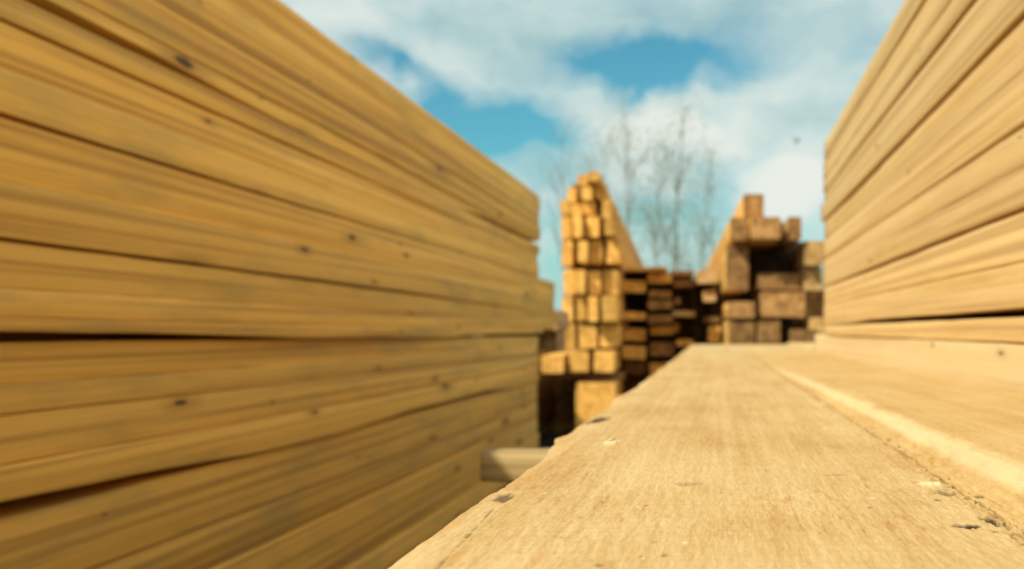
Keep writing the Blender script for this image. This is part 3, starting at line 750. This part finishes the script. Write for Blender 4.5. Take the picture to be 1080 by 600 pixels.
# ------------------------------------------------------------------ bird
def bird():
    m, t = nt('dark_feathers'); v, _ = shifted(t)
    finish(t, ramp(t, noise_(t, v, 20, 2), [(0.4, (0.07, 0.07, 0.075)), (0.7, (0.16, 0.16, 0.16))]), 0.6)
    p = at(840, 150, 40)
    vs, fs = [], []
    ax = [(-.17, .006), (-.13, .03), (-.06, .05), (.03, .055), (.09, .035), (.125, .036), (.155, .022), (.19, .003)]
    tube(vs, fs, [Vector((x, 0, .01 * (k > 4))) for k, (x, r) in enumerate(ax)], [r for x, r in ax], 10)
    def wing(s):
        b = len(vs); prof = [(0, .08, -.05, 0), (.07, .10, -.05, .07), (.12, .06, -.07, .15), (.15, -.03, -.09, .21)]
        for yy, xa, xb, zz in prof:
            for dz in (.006, -.004): vs.extend([(xa, s * yy, zz + dz), (xb, s * yy, zz + dz)])
        for i in range(3):
            o_ = b + i * 4; n_ = o_ + 4
            fs.extend([(o_, o_ + 1, n_ + 1, n_), (o_ + 2, n_ + 2, n_ + 3, o_ + 3), (o_, n_, n_ + 2, o_ + 2), (o_ + 1, o_ + 3, n_ + 3, n_ + 1)])
        fs.append((b + 12, b + 13, b + 15, b + 14))
    wing(1); wing(-1)
    b = len(vs)
    vs.extend([(-.14, .02, .005), (-.14, -.02, .005), (-.27, -.05, 0), (-.27, .05, 0), (-.14, .02, -.005), (-.14, -.02, -.005), (-.27, -.05, -.004), (-.27, .05, -.004)])
    fs.extend([(b, b + 1, b + 2, b + 3), (b + 7, b + 6, b + 5, b + 4), (b, b + 3, b + 7, b + 4), (b + 1, b + 5, b + 6, b + 2), (b + 3, b + 2, b + 6, b + 7)])
    o = link('bird', vs, fs, m, loc=p, smooth=True); o.rotation_euler = (R(8), R(-6), R(60)); o.scale = (.75, .75, .75)
    tag(o, 'tiny dark bird in the pale sky left of the right stack', 'bird')
bird()

# ------------------------------------------------------------------ world and sun
EL, AZ = 42.0, 43.0
S = Vector((-math.sin(R(AZ)) * math.cos(R(EL)), -math.cos(R(AZ)) * math.cos(R(EL)), math.sin(R(EL))))
w = bpy.data.worlds.new('World'); sc.world = w; w.use_nodes = True
t = w.node_tree; t.nodes.clear()
sky = t.nodes.new('ShaderNodeTexSky'); sky.sky_type = 'NISHITA'; sky.sun_disc = False
sky.sun_elevation = R(EL); sky.sun_rotation = R(180 + AZ); sky.altitude = 100; sky.air_density = 1.0; sky.dust_density = 0.6; sky.ozone_density = 1.5
tc = t.nodes.new('ShaderNodeTexCoord')
D = tc.outputs['Generated']
def blob(px, py, sx, sy, rot=0):
    """soft elliptical patch of sky around a direction"""
    d = Vector(((px - VX) / F, 1, (HY - py) / F)).normalized()
    sb = t.nodes.new('ShaderNodeVectorMath'); sb.operation = 'SUBTRACT'; L(t, DW, sb.inputs[0]); sb.inputs[1].default_value = d
    c, s = math.cos(rot), math.sin(rot)
    def dot(v):
        n = t.nodes.new('ShaderNodeVectorMath'); n.operation = 'DOT_PRODUCT'; L(t, sb.outputs[0], n.inputs[0]); n.inputs[1].default_value = v
        return n.outputs['Value']
    a = dot((c * F / sx, 0, s * F / sx)); b = dot((-s * F / sy, 0, c * F / sy))
    e = math_(t, 'ADD', math_(t, 'POWER', math_(t, 'ABSOLUTE', a), 2.0), math_(t, 'POWER', math_(t, 'ABSOLUTE', b), 2.0))
    return math_(t, 'POWER', 2.718, math_(t, 'MULTIPLY', e, -1.0))
# domain warp
wn = t.nodes.new('ShaderNodeTexNoise'); wn.inputs['Scale'].default_value = 14; wn.inputs['Detail'].default_value = 6
L(t, D, wn.inputs['Vector'])
ws = t.nodes.new('ShaderNodeVectorMath'); ws.operation = 'SUBTRACT'; L(t, wn.outputs['Color'], ws.inputs[0]); ws.inputs[1].default_value = (.5, .5, .5)
wm = t.nodes.new('ShaderNodeVectorMath'); wm.operation = 'SCALE'; L(t, ws.outputs[0], wm.inputs[0]); wm.inputs['Scale'].default_value = 0.085
wa = t.nodes.new('ShaderNodeVectorMath'); wa.operation = 'ADD'; L(t, D, wa.inputs[0]); L(t, wm.outputs[0], wa.inputs[1])
DW = wa.outputs[0]
c1 = noise_(t, vmul(t, DW, (4, 4, 15)), 1, 6, 0.55)
c2 = noise_(t, vmul(t, DW, (14, 14, 42)), 1, 5, 0.6)
cov = math_(t, 'ADD', math_(t, 'MULTIPLY', c1, 0.7), math_(t, 'MULTIPLY', c2, 0.35))
cov = math_(t, 'ADD', cov, 0.12)
for px, py, sx, sy, k, rot in ((690, 72, 84, 24, -.70, .05), (530, 135, 56, 38, -.66, -.2), (430, 90, 55, 18, -.6, -.55), (610, 75, 40, 12, -.2, 0), (840, 215, 60, 30, -.25, 0), (585, 260, 30, 30, -.25, 0), (730, 235, 90, 22, -.22, 0),
                          (630, 165, 80, 34, .36, .2), (760, 128, 85, 28, .32, 0), (842, 200, 50, 24, .75, .4), (440, 101, 18, 12, .5, -.4), (380, 40, 120, 50, .2, -.3), (560, 60, 60, 40, .15, -.2), (880, 60, 90, 90, .12, 0)):
    cov = math_(t, 'ADD', cov, math_(t, 'MULTIPLY', blob(px, py, sx, sy, rot), k))
mask = ramp(t, cov, [(0.27, 0.0), (0.48, 0.45), (0.66, 0.86), (0.85, 1.0)])
dens = math_(t, 'ADD', noise_(t, vmul(t, DW, (9, 9, 20)), 1, 4, 0.55), 0.0)
for px, py, sx, sy, k in ((700, 135, 130, 36, .36), (842, 200, 50, 26, .7), (350, 30, 80, 45, .32), (560, 50, 70, 40, -.12), (800, 40, 100, 50, -.05)):
    dens = math_(t, 'ADD', dens, math_(t, 'MULTIPLY', blob(px, py, sx, sy), k))
ccol = ramp(t, dens, [(0.34, (0.37, 0.54, 0.55)), (0.55, (0.53, 0.67, 0.65)), (0.80, (0.76, 0.80, 0.74))])
sx_ = t.nodes.new('ShaderNodeSeparateXYZ'); L(t, D, sx_.inputs[0])
fill_bank = math_(t, 'MULTIPLY', math_(t, 'SUBTRACT', math_(t, 'ADD', math_(t, 'ADD', math_(t, 'MULTIPLY', sx_.outputs[0], 0.75), math_(t, 'MULTIPLY', sx_.outputs[1], -0.5)), math_(t, 'MULTIPLY', sx_.outputs[2], 0.6)), 0.42), 3.0, True)  # unseen bright cloud at behind-right, added to fill the shaded left stack
mask = math_(t, 'MAXIMUM', mask, math_(t, 'MULTIPLY', fill_bank, 0.85))
ccol = mix(t, fill_bank, ccol, (1.25, 1.22, 1.12))
tint = mix(t, 1.0, sky.outputs[0], (0.36, 0.88, 0.83), 'MULTIPLY')
b1 = t.nodes.new('ShaderNodeBackground'); L(t, tint, b1.inputs[0]); b1.inputs[1].default_value = 0.062
b2 = t.nodes.new('ShaderNodeBackground'); L(t, ccol, b2.inputs[0]); b2.inputs[1].default_value = 0.55
mx = t.nodes.new('ShaderNodeMixShader'); L(t, mask, mx.inputs[0]); L(t, b1.outputs[0], mx.inputs[1]); L(t, b2.outputs[0], mx.inputs[2])
ow = t.nodes.new('ShaderNodeOutputWorld'); L(t, mx.outputs[0], ow.inputs[0])

sl = bpy.data.lights.new('sun', 'SUN'); sl.energy = 2.45; sl.angle = R(0.53); sl.color = (1.0, 0.93, 0.80)
so = bpy.data.objects.new('sun', sl); so.rotation_euler = S.to_track_quat('Z', 'Y').to_euler(); so.location = (-3, -4, 5); COL.objects.link(so)

# ------------------------------------------------------------------ camera
cd = bpy.data.cameras.new('camera'); cam = bpy.data.objects.new('camera', cd); COL.objects.link(cam)
cam.location = (0, 0, EZ); cam.rotation_euler = (R(90), 0, 0)
cd.sensor_width = 36; cd.lens = 36 * F / 1080
cd.shift_x = -(VX - 540) / 1080; cd.shift_y = (HY - 300) / 1080
cd.clip_start = 0.01; cd.clip_end = 2000
cd.dof.use_dof = True; cd.dof.focus_distance = 0.335; cd.dof.aperture_fstop = 18.5
cd.dof.aperture_blades = 7
sc.camera = cam
sc.view_settings.view_transform = 'Standard'; sc.view_settings.look = 'None'; sc.view_settings.gamma = 1
sc.view_settings.exposure = 0.96
sc.view_settings.use_curve_mapping = False
sc.cycles.max_bounces = 10; sc.cycles.diffuse_bounces = 6
sc.cycles.use_denoising = True
